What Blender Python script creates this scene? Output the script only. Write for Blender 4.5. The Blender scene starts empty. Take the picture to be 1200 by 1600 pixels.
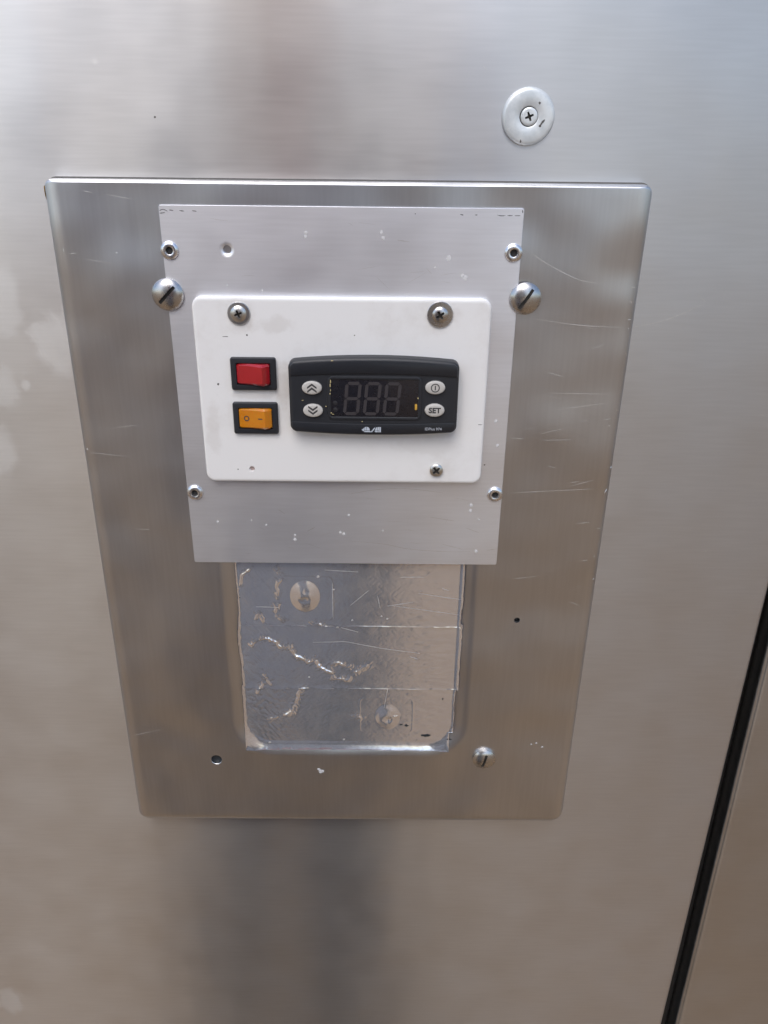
import bpy, bmesh, math, random
import numpy as np
from mathutils import Matrix, Vector
from mathutils.geometry import delaunay_2d_cdt

# ------------------------------------------------------------------ camera, sky, sun, exposure
EYE = 1.20                      # height of the lens above the ground (m)
sc = bpy.context.scene
COL = sc.collection
PITCH, YAW, ROLL = math.radians(24.419), math.radians(0.253), math.radians(0.621)
fw = Vector((math.sin(YAW)*math.cos(PITCH), math.cos(YAW)*math.cos(PITCH), -math.sin(PITCH)))
rt = fw.cross(Vector((0, 0, 1))).normalized(); up = rt.cross(fw)
r2 = rt*math.cos(ROLL) + up*math.sin(ROLL); u2 = up*math.cos(ROLL) - rt*math.sin(ROLL)
cd = bpy.data.cameras.new('camera'); cam = bpy.data.objects.new('camera', cd); COL.objects.link(cam)
cam.matrix_world = Matrix(((r2.x, u2.x, -fw.x, 0), (r2.y, u2.y, -fw.y, -0.3495), (r2.z, u2.z, -fw.z, EYE), (0, 0, 0, 1)))
cd.sensor_fit = 'VERTICAL'; cd.sensor_height = 32; cd.lens = 32*1220/1600
cd.clip_start = 0.01; cd.clip_end = 500
sc.camera = cam

SUN_EL, SUN_AZ = math.radians(51), math.radians(196)   # azimuth clockwise from +Y (the wall side)
world = bpy.data.worlds.new('World'); sc.world = world; world.use_nodes = True
wt = world.node_tree; wt.nodes.clear()
sky = wt.nodes.new('ShaderNodeTexSky'); sky.sky_type = 'NISHITA'; sky.sun_disc = False
sky.sun_elevation = SUN_EL; sky.sun_rotation = SUN_AZ; sky.air_density = 1.0; sky.dust_density = 1.8; sky.ozone_density = 1.0
bg = wt.nodes.new('ShaderNodeBackground'); bg.inputs['Strength'].default_value = 0.13
wo = wt.nodes.new('ShaderNodeOutputWorld')
wt.links.new(sky.outputs[0], bg.inputs[0]); wt.links.new(bg.outputs[0], wo.inputs[0])
sd = bpy.data.lights.new('sun', 'SUN'); sd.energy = 1.45; sd.angle = math.radians(40); sd.color = (1, 0.965, 0.92)
sun = bpy.data.objects.new('sun', sd); COL.objects.link(sun)
sdir = Vector((math.sin(SUN_AZ)*math.cos(SUN_EL), math.cos(SUN_AZ)*math.cos(SUN_EL), math.sin(SUN_EL)))
sun.rotation_euler = sdir.to_track_quat('Z', 'Y').to_euler(); sun.location = (1, -3, 4)
vs = sc.view_settings
vs.view_transform = 'Standard'; vs.look = 'None'; vs.exposure = 0.54; vs.gamma = 1.0; vs.use_curve_mapping = False
sc.cycles.use_denoising = True
sc.cycles.max_bounces = 8

# ------------------------------------------------------------------ mesh helpers (panel millimetres: x right, z up from lens height, h out of the wall)
ORG = {}
def W(x, z, h): return (x/1000, -h/1000, EYE + z/1000)

class M:
    def __init__(s): s.v = []; s.f = []
    def add(s, vs_, fs):
        n = len(s.v); s.v += [tuple(p) for p in vs_]; s.f += [tuple(i+n for i in f) for f in fs]; return s
    def loops(s, L, cap0=False, cap1=False, closed=True):
        n = len(L[0]); vs_ = [p for l in L for p in l]; fs = []
        for a in range(len(L)-1):
            for i in range(n if closed else n-1):
                j = (i+1) % n
                fs.append((a*n+i, a*n+j, (a+1)*n+j, (a+1)*n+i))
        if cap0: fs.append(tuple(range(n)))
        if cap1: fs.append(tuple((len(L)-1)*n+i for i in range(n)))
        return s.add(vs_, fs)
    def lathe(s, prof, cx, cz, n=40, cap=True, h0=0):
        L = [[(cx+r*math.cos(2*math.pi*i/n), cz+r*math.sin(2*math.pi*i/n), h+h0) for i in range(n)] for r, h in prof]
        return s.loops(L, cap1=cap)
    def sheet(s, outer, holes, hfun):
        pts = []; edges = []
        for lp in [outer]+holes:
            n0 = len(pts); pts += [Vector((p[0], p[1])) for p in lp]
            edges += [(n0+i, n0+(i+1) % len(lp)) for i in range(len(lp))]
        vv, ee, ff, *_ = delaunay_2d_cdt(pts, edges, [], 0, 1e-5)
        keep = []
        for f in ff:
            cx = sum(vv[i].x for i in f)/len(f); cz = sum(vv[i].y for i in f)/len(f)
            if inside(cx, cz, outer) and not any(inside(cx, cz, hl) for hl in holes): keep.append(tuple(f))
        return s.add([(p.x, p.y, hfun(p.x, p.y)) for p in vv], keep)

def inside(x, y, poly):
    c = False; n = len(poly)
    for i in range(n):
        x1, y1 = poly[i][:2]; x2, y2 = poly[(i+1) % n][:2]
        if (y1 > y) != (y2 > y) and x < (x2-x1)*(y-y1)/(y2-y1)+x1: c = not c
    return c

def rrect(x0, x1, z0, z1, r, n=7, inset=0, rmin=0.4, bow_t=0, bow_b=0, sub=1):
    """rounded rectangle, r = one radius or (bl, br, tr, tl); straight runs split in sub pieces, bowed top/bottom"""
    rs = r if isinstance(r, (tuple, list)) else (r,)*4
    rs = [max(q-inset, rmin) for q in rs]
    x0 += inset; x1 -= inset; z0 += inset; z1 -= inset
    cs = [(x0+rs[0], z0+rs[0], rs[0], 180), (x1-rs[1], z0+rs[1], rs[1], 270), (x1-rs[2], z1-rs[2], rs[2], 0), (x0+rs[3], z1-rs[3], rs[3], 90)]
    p = []
    for k, (cx, cz, q, a0) in enumerate(cs):
        arc = [(cx+q*math.cos(math.radians(a0+90*i/n)), cz+q*math.sin(math.radians(a0+90*i/n))) for i in range(n+1)]
        p += arc
        nx = cs[(k+1) % 4]; e = (nx[0]+nx[2]*math.cos(math.radians(nx[3])), nx[1]+nx[2]*math.sin(math.radians(nx[3])))
        for i in range(1, sub):
            t = i/sub; p.append((arc[-1][0]*(1-t)+e[0]*t, arc[-1][1]*(1-t)+e[1]*t))
    if bow_t or bow_b:
        cx = (x0+x1)/2; hw = (x1-x0)/2; cz = (z0+z1)/2; hh = (z1-z0)/2
        p = [(x, z + (1-((x-cx)/hw)**2)*((bow_t if z > cz else -bow_b))*min(1, abs(z-cz)/hh)) for x, z in p]
    return p
def at(lp, h): return [(p[0], p[1], h) for p in lp]
def circ(cx, cz, r, n=24, rz=None): return [(cx+r*math.cos(2*math.pi*i/n), cz+(rz or r)*math.sin(2*math.pi*i/n)) for i in range(n)]

def mesh_obj(name, mb, mat, org, smooth=35):
    me = bpy.data.meshes.new(name)
    me.from_pydata([((x-org[0])/1000, -(h-org[2])/1000, (z-org[1])/1000) for x, z, h in mb.v], [], mb.f)
    bm = bmesh.new(); bm.from_mesh(me)
    bmesh.ops.remove_doubles(bm, verts=bm.verts, dist=1e-6)
    bmesh.ops.recalc_face_normals(bm, faces=bm.faces)
    bm.normal_update()
    # open sheets: face the viewer
    s_ = sum(f.normal.y*f.calc_area() for f in bm.faces)
    if s_ > 1e-9 and any(e.is_boundary for e in bm.edges): bmesh.ops.reverse_faces(bm, faces=bm.faces)
    bm.to_mesh(me); bm.free()
    if smooth: me.shade_smooth(); me.set_sharp_from_angle(angle=math.radians(smooth))
    me.materials.append(mat)
    return bpy.data.objects.new(name, me)
def tag(o, label=None, cat=None, group=None, kind=None):
    for k, q in (('label', label), ('category', cat), ('group', group), ('kind', kind)):
        if q: o[k] = q
    return o
def thing(name, x, z, h, label, cat, group=None):
    o = bpy.data.objects.new(name, None); COL.objects.link(o); o.empty_display_size = 0.01
    o.location = W(x, z, h); ORG[o] = (x, z, h)
    return tag(o, label, cat, group)
def part(name, mb, mat, parent, smooth=35, label=None, kind=None):
    org = ORG[parent]; o = mesh_obj(name, mb, mat, org, smooth); COL.objects.link(o)
    o.parent = parent; ORG[o] = org
    return tag(o, label, kind=kind)
def single(name, mb, mat, x, z, h, label=None, cat=None, group=None, kind=None, smooth=35):
    o = mesh_obj(name, mb, mat, (x, z, h), smooth); COL.objects.link(o); o.location = W(x, z, h); ORG[o] = (x, z, h)
    return tag(o, label, cat, group, kind)

def ribbon(mb, pl, w, h):
    n = len(pl); L = []
    pts = []
    for i in range(n-1):                       # smooth resample
        for k in range(6):
            t = k/6; p0 = pl[max(i-1, 0)]; p1 = pl[i]; p2 = pl[i+1]; p3 = pl[min(i+2, n-1)]
            pts.append(tuple(0.5*((2*p1[c])+(-p0[c]+p2[c])*t+(2*p0[c]-5*p1[c]+4*p2[c]-p3[c])*t*t+(-p0[c]+3*p1[c]-3*p2[c]+p3[c])*t**3) for c in (0, 1)))
    pts.append(pl[-1]); m = len(pts)
    a = []; b = []
    for i, p in enumerate(pts):
        q0 = pts[max(i-1, 0)]; q1 = pts[min(i+1, m-1)]
        d = Vector((q1[0]-q0[0], q1[1]-q0[1])); d = d.normalized() if d.length else Vector((1, 0))
        t = i/(m-1); ww = w/2*(0.25+0.75*math.sin(math.pi*min(max(t, .02), .98)))*random.uniform(.6, 1.2)
        hh = h(*p) if callable(h) else h
        a.append((p[0]-d.y*ww, p[1]+d.x*ww, hh)); b.append((p[0]+d.y*ww, p[1]-d.x*ww, hh))
    mb.loops([a, b], closed=False)
def blob(mb, cx, cz, rx, rz, h, n=14, thick=0.05, rough=.25):
    rr = [random.uniform(1-rough, 1+rough) for _ in range(n)]
    l0 = [(cx+rx*rr[i]*math.cos(2*math.pi*i/n), cz+rz*rr[i]*math.sin(2*math.pi*i/n), h) for i in range(n)]
    l1 = [(cx+.8*rx*rr[i]*math.cos(2*math.pi*i/n), cz+.8*rz*rr[i]*math.sin(2*math.pi*i/n), h+thick) for i in range(n)]
    mb.loops([l0, l1], cap1=True)
def slab(mb, lp, h0, h1, bev=0.3):
    """closed slab from an outline whose front rim is rounded; the outline is shrunk towards the middle for the rim"""
    def ins(d):
        n = len(lp); out = []
        for i in range(n):
            a = Vector(lp[i-1][:2]); b = Vector(lp[i][:2]); c = Vector(lp[(i+1) % n][:2])
            e1 = (b-a); e2 = (c-b)
            e1 = e1.normalized() if e1.length > 1e-9 else e2.normalized(); e2 = e2.normalized() if e2.length > 1e-9 else e1
            nn = Vector((-(e1.y+e2.y), e1.x+e2.x)); nn = nn.normalized() if nn.length > 1e-9 else Vector((-e1.y, e1.x))
            k = d/max(.5, nn.dot(Vector((-e1.y, e1.x)))); out.append((b.x+nn.x*k, b.y+nn.y*k))
        return out
    L = [at(lp, h0), at(lp, h1-bev), at(ins(bev*.3), h1-bev*.3), at(ins(bev), h1)]
    mb.loops(L, cap0=True, cap1=True)

def text_part(name, body, size, x, z, h, mat, parent, thick=0.0, bold=0.0, sx=1.0, align='CENTER'):
    cu = bpy.data.curves.new(name, 'FONT'); cu.body = body; cu.size = size/1000; cu.align_x = align; cu.align_y = 'CENTER'
    cu.extrude = 0.00004; cu.offset = bold/1000; cu.resolution_u = 3
    to = bpy.data.objects.new(name, cu); COL.objects.link(to)
    dg = bpy.context.evaluated_depsgraph_get(); me = bpy.data.meshes.new_from_object(to.evaluated_get(dg))
    bpy.data.objects.remove(to); me.name = name
    me.transform(Matrix.Rotation(math.pi/2, 4, 'X') @ Matrix.Scale(sx, 4, (1, 0, 0)))
    org = ORG[parent]; me.transform(Matrix.Translation(((x-org[0])/1000, -(h-org[2])/1000, (z-org[1])/1000)))
    me.materials.clear(); me.materials.append(mat)
    o = bpy.data.objects.new(name, me); COL.objects.link(o); o.parent = parent; ORG[o] = org
    return o

# ------------------------------------------------------------------ materials
class NT:
    def __init__(s, name):
        s.m = bpy.data.materials.new(name); s.m.use_nodes = True; s.t = s.m.node_tree
        s.b = s.t.nodes['Principled BSDF']
        s.co = s.n('ShaderNodeTexCoord').outputs['Object']
    def n(s, k, **kw):
        x = s.t.nodes.new(k)
        for a, q in kw.items(): setattr(x, a, q)
        return x
    def put(s, sock, q):
        if isinstance(q, bpy.types.NodeSocket): s.t.links.new(q, sock)
        else:
            if hasattr(q, '__len__') and len(q) == 3 and sock.type == 'RGBA': q = (*q, 1)
            sock.default_value = q
    def set(s, **kw):
        for k, q in kw.items(): s.put(s.b.inputs[k.replace('_', ' ')], q)
    def noise(s, scale, detail=3, rough=.5, dist=0):           # scale = (x, depth, z) cycles per mm
        mp = s.n('ShaderNodeMapping'); s.put(mp.inputs['Vector'], s.co)
        sv = scale if hasattr(scale, '__len__') else (scale,)*3
        mp.inputs['Scale'].default_value = tuple(1000*q for q in sv)
        nz = s.n('ShaderNodeTexNoise'); s.put(nz.inputs['Vector'], mp.outputs[0])
        nz.inputs['Scale'].default_value = 1; nz.inputs['Detail'].default_value = detail; nz.inputs['Roughness'].default_value = rough
        nz.inputs['Distortion'].default_value = dist
        return nz.outputs['Fac']
    def ramp(s, f, a, b, lo=0.0, hi=1.0, smooth=True):
        r = s.n('ShaderNodeMapRange'); r.interpolation_type = 'SMOOTHSTEP' if smooth else 'LINEAR'
        s.put(r.inputs[0], f); r.inputs[1].default_value = a; r.inputs[2].default_value = b; r.inputs[3].default_value = lo; r.inputs[4].default_value = hi
        return r.outputs[0]
    def math(s, op, a, b=0.0):
        x = s.n('ShaderNodeMath', operation=op); s.put(x.inputs[0], a); s.put(x.inputs[1], b); return x.outputs[0]
    def mix(s, f, a, b):
        x = s.n('ShaderNodeMix', data_type='RGBA'); s.put(x.inputs['Factor'], f); s.put(x.inputs['A'], a); s.put(x.inputs['B'], b); return x.outputs['Result']
    def bump(s, h, dist, strength=1.0, prev=None):
        x = s.n('ShaderNodeBump'); s.put(x.inputs['Height'], h); x.inputs['Distance'].default_value = dist/1000; x.inputs['Strength'].default_value = strength
        if prev: s.put(x.inputs['Normal'], prev)
        return x.outputs[0]
    def ell(s, x, z, rx, rz, warp):
        """soft-edged stain with a shape of its own, centred at (x, z) mm of the object"""
        sp = s.n('ShaderNodeSeparateXYZ'); s.put(sp.inputs[0], s.co)
        dx = s.math('MULTIPLY', s.math('SUBTRACT', sp.outputs[0], x/1000), 1000/rx); dz = s.math('MULTIPLY', s.math('SUBTRACT', sp.outputs[2], z/1000), 1000/rz)
        d = s.math('SQRT', s.math('ADD', s.math('MULTIPLY', dx, dx), s.math('MULTIPLY', dz, dz)))
        d = s.math('ADD', d, s.math('MULTIPLY', s.math('SUBTRACT', warp, .5), 2.4))
        return s.ramp(d, 1.35, .6)

def steel(name, base, rough, aniso=0.6, grain='x', wav=.35, brush=.02, smudge=.35, streak=0.0, stains=(), spots=0.0, dust=(.5, .49, .47), aniso_rot=0.0):
    t = NT(name)
    hi = (.035, .035, 1.9) if grain == 'x' else (1.9, .035, .035)
    br = t.noise(hi, 4, .65); br2 = t.noise((.045, .045, .8) if grain == 'x' else (.8, .045, .045), 1, .5)
    big = t.noise(.011, 2, .5); mid = t.noise(.03, 2, .5); fine = t.noise(.9, 3, .6)
    rg = t.math('ADD', t.math('MULTIPLY', t.math('SUBTRACT', br2, .5), .018), rough)
    rg = t.math('ADD', rg, t.math('MULTIPLY', t.math('SUBTRACT', mid, .5), .22*smudge*2))
    col = t.mix(t.ramp(br2, .3, .7), tuple(c*.98 for c in base), tuple(min(1, c*1.015) for c in base))
    col = t.mix(t.ramp(mid, .45, .75, 0, .3*smudge), col, dust)
    metal = 1.0
    if streak:
        st = t.noise((.05, .01, .004), 4, .5); f = t.ramp(st, .5, .72, 0, streak)
        rg = t.math('ADD', rg, t.math('MULTIPLY', f, .18)); col = t.mix(t.math('MULTIPLY', f, .35), col, (.62, .63, .64))
    if spots:
        sp = t.noise(.28, 2, .4); f = t.ramp(sp, .72, .77, 0, spots)
        col = t.mix(f, col, (.66, .65, .62)); metal = t.math('SUBTRACT', metal, t.math('MULTIPLY', f, .5)); rg = t.math('ADD', rg, t.math('MULTIPLY', f, .15))
    if stains:
        wp = t.noise(.09, 6, .65, .6); acc = 0.0
        for s_ in stains: acc = t.math('MAXIMUM', acc, t.math('MULTIPLY', t.ell(s_[0]+300, s_[1]+1195, s_[2], s_[3], wp), s_[4]))
        acc = t.math('MULTIPLY', acc, t.ramp(fine, .2, .7, .12, .32))
        col = t.mix(acc, col, (.60, .60, .575)); metal = t.math('SUBTRACT', metal, t.math('MULTIPLY', acc, .75)); rg = t.math('ADD', rg, t.math('MULTIPLY', acc, .2))
    nb = t.bump(big, wav*10, 1.0)
    if grain == 'x': nb = t.bump(t.noise((.022, .01, .0025), 2, .5), .35, 1.0, nb)      # roll-formed sheet: faint upright undulation
    if brush: nb = t.bump(br, brush, 1.0, nb)
    rg = t.math('MAXIMUM', rg, .285)
    t.set(Base_Color=col, Metallic=metal, Roughness=rg, Normal=nb, Anisotropic=aniso, Anisotropic_Rotation=aniso_rot)
    cv = t.n('ShaderNodeCombineXYZ'); cv.inputs[0].default_value = 0.0 if grain == 'x' else 1.0; cv.inputs[2].default_value = 1.0 if grain == 'x' else 0.0   # reflections spread across the grain
    t.put(t.b.inputs['Tangent'], cv.outputs[0])
    return t.m
def simple(name, col, rough=.5, metal=0.0, var=.08, bumpd=.0, nscale=.4, rvar=.12, **kw):
    t = NT(name); f = t.noise(nscale, 4, .6)
    t.set(Base_Color=t.mix(f, tuple(c*(1-var) for c in col), tuple(min(1, c*(1+var)) for c in col)), Metallic=metal,
          Roughness=t.math('ADD', rough-rvar/2, t.math('MULTIPLY', f, rvar)), **kw)
    if bumpd: t.set(Normal=t.bump(t.noise(nscale*2.5, 3, .6), bumpd))
    return t.m

WALL_STAINS = [(-146, -77, 9, 13, .8), (-152.5, -71.5, 6, 4, .8), (-166, -59, 6, 15, .7), (-175, -98, 7, 9, .7), (-163, -96.6, 2.2, 2, .7), (-180, -128, 6, 11, .7), (-252, -530, 8, 12, .5), (132, 9.5, 1.2, 1.4, .6), (-113, 33, 1.2, 1, .6)]
MAT = {}
MAT['wall'] = steel('brushed_steel_sheet', (.62, .62, .625), .30, .90, 'x', .12, .0, .16, 0, WALL_STAINS, 0)
MAT['side'] = steel('brushed_steel_side', (.52, .51, .50), .30, .80, 'x', .20, .0, .2, 0)
MAT['cover'] = steel('pressed_steel', (.64, .65, .675), .385, .45, 'z', .95, .0, .22, 0, (), .0)
MAT['alu'] = steel('brushed_aluminium', (.88, .895, .94), .42, .5, 'x', .2, .0, .25, 0, (), .0, (.62, .63, .66))
MAT['scratch'] = simple('scratch_bright', (.66, .655, .645), .45, .75, .25, nscale=.6)
MAT['crease'] = simple('foil_scratch', (.85, .85, .86), .4, .6, .1)
MAT['speck'] = simple('paint_speck', (.60, .60, .61), .6, 0, .06)
MAT['marker'] = simple('marker_ink', (.12, .12, .13), .6, 0, .3, nscale=1.5)
MAT['dirt_shadow'] = simple('dark_dirt_shadow', (.10, .095, .09), .8, 0, .3, nscale=1.5)  # dirt spots, and the painted shadow line around the cover
MAT['black_gap'] = simple('black_lining', (.012, .012, .013), .7)
MAT['dark_hole'] = simple('dark_plug', (.02, .024, .028), .5)
MAT['screw'] = simple('screw_steel', (.56, .55, .54), .28, 1.0, .10, .006, .6)
MAT['zinc_screw'] = simple('zinc_screw', (.62, .62, .60), .33, 1.0, .12, .006, .6)
MAT['rivet'] = simple('rivet_aluminium', (.82, .83, .85), .28, 1.0, .08, .01, 1.2)
MAT['recess'] = simple('recess_dark', (.07, .066, .06), .6, .4, .4, nscale=1.5)  # dark tone for the screw recesses and the cap groove
MAT['black'] = simple('black_plastic', (.020, .022, .027), .42, 0, .15, .012, 2.5)
MAT['black_trim'] = simple('black_plastic_trim', (.017, .019, .024), .34, 0, .15, .008, 2.5)
MAT['rubber'] = simple('grey_button', (.52, .50, .47), .5, 0, .05, .01, 1.0)
MAT['ink'] = simple('symbol_ink', (.045, .043, .045), .6, 0, .1)
MAT['print'] = simple('print_white', (.48, .53, .60), .5, 0, .05)
MAT['print_grey'] = simple('print_grey', (.40, .42, .46), .5, 0, .05)
MAT['segment'] = simple('unlit_segment', (.042, .037, .041), .5, 0, .08)
MAT['yellow'] = simple('yellow_fleck', (.62, .36, .05), .6, 0, .25, nscale=1.2)
MAT['glue'] = simple('glue_fleck', (.50, .42, .22), .6, 0, .3, nscale=2)
def plastic_white():
    t = NT('white_plastic'); a = t.noise(.035, 5, .65); b = t.noise(.5, 4, .6)
    c = t.mix(t.ramp(a, .5, .78, 0, .5), (.80, .795, .79), (.62, .59, .56)); c = t.mix(t.ramp(b, .66, .8, 0, .25), c, (.55, .52, .50))
    w_ = t.noise(.12, 4, .6)
    for x, z, rx, rz, k in ((-43.6, -91, 3.5, 9, .35), (-47, -66, 9, 3.5, .22), (-56, -96.6, 10, 1.6, .25), (-76, -110, 3, 12, .2), (20, -120, 12, 4, .15), (-61, -61, 6.5, 6.5, .2), (24.4, -60.6, 7, 7, .2)):
        c = t.mix(t.math('MULTIPLY', t.ell(x+17, z+138, rx, rz, w_), k), c, (.45, .40, .36))
    t.set(Base_Color=c, Roughness=t.math('ADD', .34, t.math('MULTIPLY', a, .2)), Normal=t.bump(b, .02)); return t.m
MAT['white'] = plastic_white()
def lens(name, c1, c2, tr=.5):
    t = NT(name); a = t.noise(.22, 3, .5)
    t.set(Base_Color=t.mix(a, c1, c2), Roughness=.22, Transmission_Weight=tr, IOR=1.49, Subsurface_Weight=.3, Subsurface_Radius=(1, .25, .15), Subsurface_Scale=.002, Coat_Weight=.9, Coat_Roughness=.08, Normal=t.bump(t.noise(1.2, 2), .01)); return t.m
MAT['red'] = lens('red_lens', (.68, .015, .03), (.80, .025, .04)); MAT['amber'] = lens('amber_lens', (.80, .26, .008), (.90, .34, .012), .3)
def glassy():
    t = NT('display_window'); a = t.noise(.25, 4, .6)
    t.set(Base_Color=(.013, .012, .016), Roughness=t.ramp(a, .35, .7, .16, .38), Coat_Weight=.3); return t.m
MAT['window'] = glassy()
def zinc():
    t = NT('zinc_cap'); a = t.noise(.16, 5, .6); b = t.noise(1.1, 3, .6)
    c = t.mix(t.ramp(a, .35, .65), (.60, .64, .66), (.74, .77, .78)); c = t.mix(t.ramp(b, .68, .76, 0, .5), c, (.35, .36, .36))
    t.set(Base_Color=c, Metallic=.35, Roughness=.42, Normal=t.bump(a, .12)); return t.m
MAT['zinc'] = zinc()
def foil():
    t = NT('aluminium_foil'); a = t.noise(.10, 5, .6); b = t.noise((.5, .5, 1.2), 4, .65); v = t.noise((1.6, .2, .08), 3, .6)
    c = t.mix(t.ramp(a, .4, .7), (.86, .86, .89), (.93, .92, .93))
    nb = t.bump(b, .015); nb = t.bump(v, .003, 1, nb)
    t.set(Base_Color=c, Metallic=.86, Roughness=t.ramp(a, .3, .7, .13, .20), Normal=nb); return t.m
MAT['foil'] = foil()
def ground_mat():
    t = NT('brown_ground'); a = t.noise(.0012, 6, .6); b = t.noise(.02, 5, .7)
    c = t.mix(t.ramp(a, .3, .7), (.18, .110, .055), (.24, .158, .085)); c = t.mix(t.ramp(b, .4, .8, 0, .4), c, (.15, .11, .075))
    t.set(Base_Color=c, Roughness=.85, Normal=t.bump(b, 3)); return t.m
MAT['ground'] = ground_mat()
MAT['shirt'] = simple('red_shirt', (.34, .085, .085), .8)
MAT['jacket'] = simple('dark_blue_cloth', (.19, .205, .26), .85, 0, .25, 1.0, .08)
MAT['trousers'] = simple('dark_trousers', (.055, .06, .075), .85, 0, .25, 1.0, .08)
MAT['skin'] = simple('skin', (.48, .27, .20), .55, 0, .08)
MAT['hair'] = simple('hair', (.03, .022, .018), .6, 0, .2)
MAT['phone'] = simple('phone_shell', (.03, .03, .035), .25)

# ------------------------------------------------------------------ measured marks (mm)
SCR_WALL = [[(110.1,-67.7),(125.2,-64.2),(140.9,-57.1)],[(139.0,-54.4),(141.6,-56.3)],[(38.4,32.9),(40.2,31.4)],[(175.2,-107.3),(178.6,-107.5)],[(161.2,-179.0),(165.3,-178.6)],[(172.8,-147.8),(174.6,-147.7)]]
SCR_COVER = [[(66.4,-63.0),(85.2,-65.3),(104.8,-66.2)],[(62.4,-36.1),(70.3,-40.7),(83.0,-46.3),(92.7,-47.7)],[(92.0,-75.5),(97.4,-73.5)],[(75.7,-95.6),(103.1,-95.9)],[(79.3,-103.3),(100.7,-100.1)],[(74.9,-118.0),(87.6,-117.6)],[(59.2,-117.2),(66.6,-117.5)],[(78.2,-130.6),(82.2,-131.9)],[(94.4,-160.3),(101.1,-159.5)],[(73.3,-86.0),(80.7,-88.2)],[(91.6,-108.6),(93.9,-108.3)],[(100.3,-108.2),(104.6,-107.3)],[(-124.3,-40.0),(-113.8,-41.7)],[(-112.7,-14.6),(-102.6,-16.4)],[(-121.6,-13.5),(-117.9,-14.1)],[(-131.2,-38.0),(-127.9,-37.5)],[(-135.5,-126.1),(-117.9,-127.8)],[(99.2,-180.5),(102.6,-180.1)],[(89.0,-139.2),(93.5,-138.2)],[(89.2,-140.9),(100.0,-137.5)],[(62.2,-144.4),(100.0,-142.1)],[(-122.0,-113.8),(-111.6,-112.5)],[(-136.8,-292.3),(-120.4,-287.7)],[(73.2,-114.9),(83.2,-112.1)],[(-121.9,-71.2),(-120.5,-72.9)],[(-118.8,-165.1),(-111.8,-165.7)],[(65.9,-191.3),(77.8,-189.4)],[(96.1,-204.0),(101.2,-206.2)]]
NICK_COVER = [[(105.2,-49.4),(107.4,-49.3)],[(106.0,-62.8),(107.6,-62.8)],[(106.5,-66.7),(107.3,-66.7)],[(107.1,-77.0),(107.9,-78.7)],[(106.9,-86.2),(108.1,-86.5)],[(106.3,-103.3),(107.6,-103.9)],[(107.0,-99.7),(108.2,-100.0)],[(103.5,-110.7),(104.7,-110.7)],[(107.7,-132.0),(108.6,-131.3)],[(106.3,-144.4),(107.3,-142.4)],[(104.9,-163.0),(106.8,-163.0)],[(104.9,-178.1),(106.1,-178.1)],[(106.2,-191.5),(107.4,-191.1)],[(-133.3,-35.6),(-133.1,-37.4)],[(106.3,-54.9),(106.7,-56.0)],[(-136.7,-124.2),(-136.2,-124.9)],[(103.6,-271.9),(105.8,-272.3)],[(103.5,-290.8),(105.4,-291.7)],[(103.7,-326.9),(105.2,-327.4)]]
SCR_ALU = [[(-15.3,-145.4),(-1.6,-142.9),(13.5,-142.4),(29.3,-144.3)],[(-15.5,-170.1),(1.7,-171.7),(14.2,-174.3),(33.1,-175.6),(44.0,-175.4)],[(23.7,-157.0),(35.4,-158.9)],[(-49.0,-153.7),(-46.0,-156.0)],[(29.8,-171.4),(39.9,-174.1)],[(41.2,-162.6),(47.5,-165.0)],[(5.6,-31.0),(10.9,-31.7)],[(-35.6,-165.1),(-31.8,-163.0)],[(51.8,-174.7),(57.4,-173.6)]]
SPK_ALU = [((-31.9,-28.6),0.9),((-32.2,-30.1),0.7),((-0.8,-28.1),0.8),((0.0,-30.3),0.9),((27.3,-38.1),1.2),((34.7,-45.8),1.3),((33.6,-45.0),1),((21.9,-41.8),0.5),((43.0,-150.4),0.9),((42.8,-153.4),0.8),((47.1,-158.1),0.5),((-55.2,-161.9),0.6),((-41.5,-167.2),0.6),((-41.6,-169.6),0.9),((-19.5,-165.6),0.8),((-17.9,-166.3),0.9),((-15.4,-156.4),0.7),((-62.2,-159.5),0.4),((52.0,-108.6),0.8),((53.4,-120.3),0.8),((46.8,-175.1),0.8),((-65.8,-49.9),0.4),((-51.1,-51.9),0.5),((1.0,-164.4),0.5),((-78.5,-160.4),0.7)]
DASH_ALU = [[(-91.6,-20.6),(-89.7,-20.1),(-88.0,-20.8)],[(-87.4,-20.3),(-85.6,-20.5)],[(-83.2,-20.5),(-81.2,-20.7)],[(-78.0,-20.5),(-76.2,-20.7)],[(-91.4,-21.6),(-89.0,-21.3)],[(12.7,-20.8),(13.2,-20.8)],[(31.3,-20.8),(32.6,-21.1)],[(37.3,-21.0),(38.3,-21.0)],[(46.4,-20.9),(48.0,-21.2),(49.8,-21.1)],[(50.6,-21.1),(52.7,-21.1)],[(53.5,-21.1),(55.9,-21.1)],[(56.5,-18.9),(56.8,-20.1)]]
SCR_FOIL = [[(10.0,-191.6),(22.3,-191.4)],[(19.3,-200.8),(31.5,-202.9),(41.4,-204.3)],[(31.3,-198.0),(34.9,-199.1)],[(3.7,-208.5),(16.8,-206.1)],[(5.3,-208.1),(21.9,-210.6),(41.2,-213.5)],[(-34.8,-231.2),(-18.0,-230.6),(2.3,-234.8),(21.0,-237.5)],[(-20.2,-221.9),(-11.2,-224.6)],[(-15.1,-208.3),(-5.9,-199.5)],[(-63.2,-209.6),(-51.7,-209.8)],[(-27.8,-187.9),(-11.1,-188.8)],[(-1.3,-202.5),(0.1,-210.1)],[(-24.1,-195.2),(-24.1,-216.1)],[(2.7,-273.3),(6.5,-247.8),(2.4,-245.4)],[(16.0,-239.6),(20.1,-241.1)]]
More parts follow.
